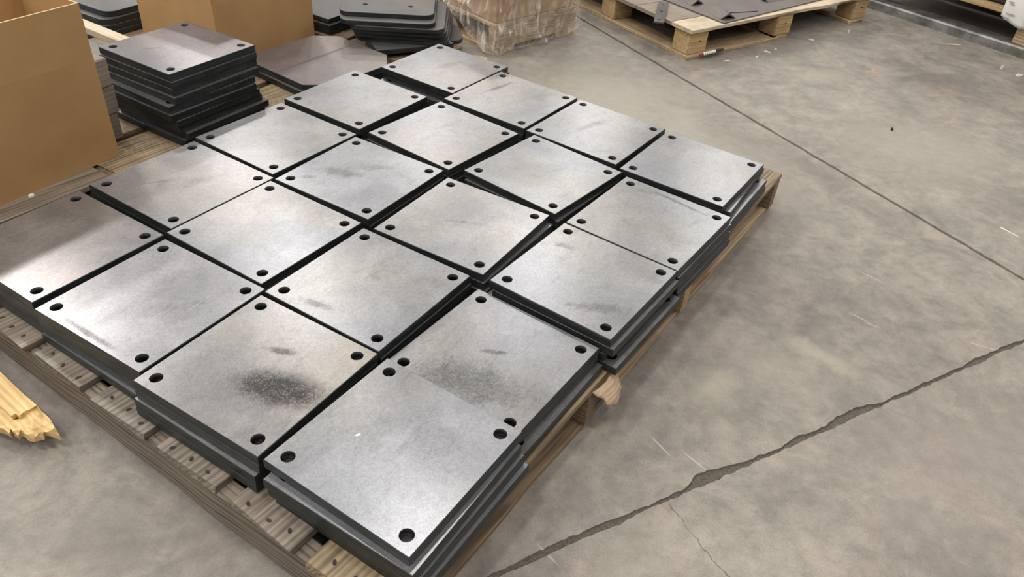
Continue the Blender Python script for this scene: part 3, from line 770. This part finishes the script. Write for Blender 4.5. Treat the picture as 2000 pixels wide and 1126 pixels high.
o = link('stretch_film', mb.mesh('stretch_film', [m_film], True), None, PX(-.66, 12.82, ZF), (0, 0, AW)); tag(o, 'wrinkled clear stretch film wound round the carton and pallet', 'plastic film')

# ------------------------------------------------------------------ BEAM, PALLET AND ADDED SHADE LOAD AT THE FAR RIGHT
bd = Vector((9.47 - 7.33, 14.95 - 17.37)); AB = math.atan2(bd.y, bd.x)
def beam():
    Lb, w, h = 5.0, .46, .185
    sec = [(0, 0), (w, 0), (w, h - .03), (w - .03, h), (.03, h), (0, h - .03)]
    mb = MB(); ns = 14
    for i in range(ns + 1):
        for (y_, z_) in sec: mb.v.append(((i / ns * Lb) * S, y_ * S, z_ * S))
    n = len(sec)
    for i in range(ns):
        for k in range(n): mb.f.append((i * n + k, (i + 1) * n + k, (i + 1) * n + (k + 1) % n, i * n + (k + 1) % n)); mb.m.append(0)
    mb.f.append(tuple(range(n))); mb.m.append(0); mb.f.append(tuple(ns * n + k for k in range(n - 1, -1, -1))); mb.m.append(0)
    return mb.mesh('steel_beam', [m_beam])
st = Vector((7.33, 17.37)) - bd.normalized() * .8
o = link('steel_beam', beam(), None, PX(st.x, st.y, ZF), (0, 0, AB)); tag(o, 'long dull steel beam lying on the floor at the upper right', 'steel beam')
zbm = ZF + .185
pr = empty('wooden_pallet', PX(st.x, st.y, zbm), AB); tag(pr, 'wooden pallet raised on the steel beam at the right edge', 'pallet')
for i, x0 in enumerate((.1, 3.64)):
    for j, y0 in enumerate((.10, 2.6)):
        mb = MB(); mb.box(0, .5 * S, 0, .36 * S, 0, .47 * S); me = mb.mesh('block', [m_wtan]); bm_ = bmesh.new(); bm_.from_mesh(me)
        bmesh.ops.bevel(bm_, geom=bm_.edges[:], offset=.004, segments=2, affect='EDGES'); bm_.to_mesh(me); bm_.free()
        link('block', me, pr, (x0 * S, y0 * S, 0 if j == 0 else 0))
for i in range(5):
    link('deck_board', board_mesh(4.8 * S, .5 * S, .09 * S, m_wblock if i == 0 else m_wdusty, 200 + i, .004, 16), pr, (0, (.06 + .62 * i) * S, .47 * S))
mb = MB(); mb.box(0, 4.6 * S, 0, 2.8 * S, 0, 1.6 * S); me = mb.mesh('shade_crate', [m_dark]); bm_ = bmesh.new(); bm_.from_mesh(me)  # near-black load added to shade the space behind the beam
bmesh.ops.bevel(bm_, geom=bm_.edges[:], offset=.01, segments=2, affect='EDGES'); bm_.to_mesh(me); bm_.free()
nb = Vector((-bd.y, bd.x)).normalized(); cdp = st + bd.normalized() * .1 + nb * .25
o = link('shade_crate', me, None, PX(cdp.x, cdp.y, zbm + .562), (0, 0, AB)); tag(o, 'added dark crate shading the raised pallet at the right edge', 'crate')
# second beam so that the pallet stands level, hidden in the dark
s2 = st + nb * 2.55
o = link('steel_beam', beam(), None, PX(s2.x, s2.y, ZF), (0, 0, AB)); tag(o, 'second steel beam in the dark behind the front one', 'steel beam')
# white label sheet hanging over the block
wl = MB(); NX_, NZ_ = 6, 10
pts = []
for j in range(NZ_ + 1):
    for i in range(NX_ + 1):
        a = i / NX_; b = j / NZ_
        pts.append((a * .50 * S, (-.05 * math.sin(b * 2.2) - .03 * math.sin(a * 3)) * S, (b * .62 + .17 * (max(0, .75 - a)) * (1 - b)) * S))
n0 = len(pts)
fs = []
for j in range(NZ_):
    for i in range(NX_):
        a = j * (NX_ + 1) + i; fs.append((a, a + 1, a + NX_ + 2, a + NX_ + 1))
wl.add(pts, fs)
me = wl.mesh('paper_sheet', [m_white], True)
wp = st + bd.normalized() * 3.29 - nb * .0
wl_o = link('label_sheet', me, None, PX(wp.x, wp.y, -.325), (0, 0, AB))
md = wl_o.modifiers.new('thick', 'SOLIDIFY'); md.thickness = .0015
tag(wl_o, 'white curled label sheet hanging over the raised pallet', 'label sheet')
for (x_, z_, w_, h_) in ((.10, .10, .09, .045), (.10, .20, .16, .02), (.10, .38, .08, .022), (.06, .42, .1, .015)):
    mb = MB(); mb.box(x_ * S, (x_ + w_) * S, -.086 * S, -.082 * S, z_ * S, (z_ + h_) * S)
    link('printed_mark', mb.mesh('printed_mark', [m_print]), wl_o)

# ------------------------------------------------------------------ BROKEN BOARD (lower left)
BO = [(1.547, -5.767), (1.536, -5.58), (1.527, -5.407), (1.527, -5.299), (1.523, -5.198), (1.508, -5.067), (1.501, -4.957), (1.487, -4.899), (1.473, -4.849), (1.462, -4.789), (1.445, -4.835), (1.436, -4.88), (1.416, -4.922), (1.386, -4.877), (1.375, -4.899), (1.354, -4.91), (1.332, -4.913), (1.32, -4.945), (1.311, -4.972), (1.314, -5.018), (1.31, -5.04), (1.293, -5.037), (1.276, -5.026), (1.278, -5.065), (1.272, -5.089), (1.281, -5.127), (1.25, -5.091), (1.25, -5.133), (1.244, -5.165), (1.236, -5.185), (1.20, -5.30), (1.19, -5.5), (1.16, -5.6), (1.18, -5.9), (1.20, -6.6), (1.60, -6.6)]
BI = [(1.537, -5.73), (1.517, -5.372), (1.513, -5.164), (1.472, -5.155), (1.447, -5.161), (1.414, -5.167), (1.376, -5.155), (1.372, -5.204), (1.337, -5.197), (1.342, -5.293), (1.341, -5.363), (1.30, -5.45), (1.31, -5.6), (1.26, -5.75), (1.22, -6.55), (1.585, -6.55)]
def slab_poly(name, poly, ztop_, zbot_, rough_, mat, og, ax):
    """ragged flat piece: outline (u, v), uneven top, sides going in toward the underside"""
    bm = bmesh.new()
    cu = sum(p[0] for p in poly) / len(poly); cv = sum(p[1] for p in poly) / len(poly)
    tv = [bm.verts.new(PU(u_, v_, ztop_ + rough_ * mnoise.noise(Vector((u_ * 30, v_ * 30, 1))))) for u_, v_ in poly]
    bv = [bm.verts.new(PU(cu + (u_ - cu) * .985, cv + (v_ - cv) * .985, zbot_)) for u_, v_ in poly]
    n = len(poly)
    f = bm.faces.new(tv); g_ = bm.faces.new(list(reversed(bv)))
    for i in range(n): bm.faces.new((tv[i], bv[i], bv[(i + 1) % n], tv[(i + 1) % n]))
    r = bmesh.ops.triangulate(bm, faces=[f, g_])
    es = [e for e in bm.edges if all(v.co.z > zz((ztop_ + zbot_) / 2) for v in e.verts)]
    bmesh.ops.subdivide_edges(bm, edges=es, cuts=3, use_grid_fill=False)
    for v in bm.verts:
        if v.co.z > zz((ztop_ + zbot_) / 2): v.co.z += rough_ * S * .8 * mnoise.noise(v.co * 55)
    bmesh.ops.triangulate(bm, faces=bm.faces[:])
    bmesh.ops.recalc_face_normals(bm, faces=bm.faces[:])
    me = bpy.data.meshes.new(name); bm.to_mesh(me); bm.free(); me.materials.append(mat)
    me.transform(Matrix.Translation(-og)); me.transform(Matrix.Rotation(-ax, 4, 'Z'))
    return me
dv_ = U * (1.513 - 1.537) + V * (-5.164 + 5.73); ax = math.atan2(dv_.y, dv_.x)
og = PU(1.4, -5.4, ZF)
bbd = empty('broken_board', og, ax); tag(bbd, 'bright splintered end of a broken pine board at the lower left', 'board')
link('splintered_layer', slab_poly('splintered_layer', BO, -.62, -.69, .035, m_pine, og, ax), bbd)
link('plank_face', slab_poly('plank_face', BI, -.59, -.64, .006, m_pine, og, ax), bbd)
# the board lies on a scrap block outside the picture
link('support_block', board_mesh(.4 * S, .3 * S, (-.69 - ZF) * S, m_wstr, 222, 0, 2), bbd, (-1.15 * S, -.15 * S, 0))

# ------------------------------------------------------------------ SMALL LITTER
def shard(name, label, cat, loc, L_, w_, h_, rz, mat, seed, group=None):
    rnd = random.Random(seed); mb = MB(); n = 7; top_ = []; bot_ = []
    for k in range(n):
        a = 2 * math.pi * k / n; rr_ = rnd.uniform(.7, 1.1)
        x_, y_ = L_ / 2 * math.cos(a) * rr_, w_ / 2 * math.sin(a) * rr_
        bot_.append((x_, y_, 0)); top_.append((x_ * .8, y_ * .8, h_ * rnd.uniform(.6, 1.2)))
    mb.add(bot_ + top_, [tuple(range(n - 1, -1, -1)), tuple(range(n, 2 * n))] + [(k, (k + 1) % n, n + (k + 1) % n, n + k) for k in range(n)])
    o = link(name, mb.mesh(name, [mat]), None, loc, (0, 0, rz)); tag(o, label, cat, group); return o
g = 'pale chips on the floor'
shard('floor_chip', 'pale chip standing up on the floor near the steel beam', 'chip', PX(8.72, 14.28, ZF), .02, .010, .022, .4, m_chip, 1, g)
shard('floor_chip', 'white chip at the right picture edge below the beam', 'chip', PX(8.93, 14.01, ZF), .036, .020, .008, .1, m_chip, 2, g)
shard('floor_chip', 'dark nut-like bit on the floor between joint and beam', 'chip', PX(5.59, 11.11, ZF), .014, .012, .009, 0, m_nail, 3, 'dark bits on the floor')
shard('wood_sliver', 'thin pale sliver on the floor near the right picture edge', 'sliver', PX(6.13, 8.32, ZF), .075, .005, .003, -.95, m_chip, 4)
shard('wood_sliver', 'thin white sliver on the floor in front of the beam', 'sliver', PX(8.31, 15.47, ZF), .085, .006, .003, .05, m_chip, 5)
shard('floor_chip', 'white chip below the broken bottom board of the far pallet', 'chip', PX(4.30, 14.10, ZF), .035, .012, .004, -.5, m_chip, 6, g)
shard('floor_chip', 'tiny white chip beside the chip below the far pallet', 'chip', PX(4.50, 14.28, ZF), .022, .010, .004, .5, m_chip, 7, g)
shard('floor_chip', 'small white chip in front of the far pallet marker', 'chip', PX(4.05, 13.76, ZF), .016, .012, .006, .2, m_chip, 8, g)
shard('floor_chip', 'pale flat chip in front of the far pallet corner', 'chip', PX(3.45, 13.45, ZF), .04, .010, .003, .4, m_chip, 9, g)
shard('floor_chip', 'pale chip on the floor between far and middle pallet blocks', 'chip', PX(5.35, 15.0, ZF), .030, .009, .004, -.3, m_chip, 10, g)
shard('floor_chip', 'pale chip standing near the far right pallet block', 'chip', PX(6.25, 15.6, ZF), .022, .012, .018, .9, m_chip, 12, g)
shard('floor_chip', 'orange-brown flake on the worn patch before the beam', 'chip', PX(6.12, 13.62, ZF), .03, .014, .003, .1, m_wblock, 13)
shard('bark_scrap', 'curled bark scrap on the floor beside the wrapped pallet', 'bark', PX(-.86, 12.40, ZF), .11, .05, .018, -.5, m_bark, 14)
shard('paint_flake', 'white flake lying on the nearest steel plate', 'flake', PU(2.541 - .088, -2.356 - .264, .0), .010, .006, .0012, .7, m_white, 15)
shard('wood_crumb', 'yellowish crumb on the edge board before the left box', 'crumb', PU(2.95, -7.62, -.332), .022, .010, .006, 1.2, m_chip, 16)
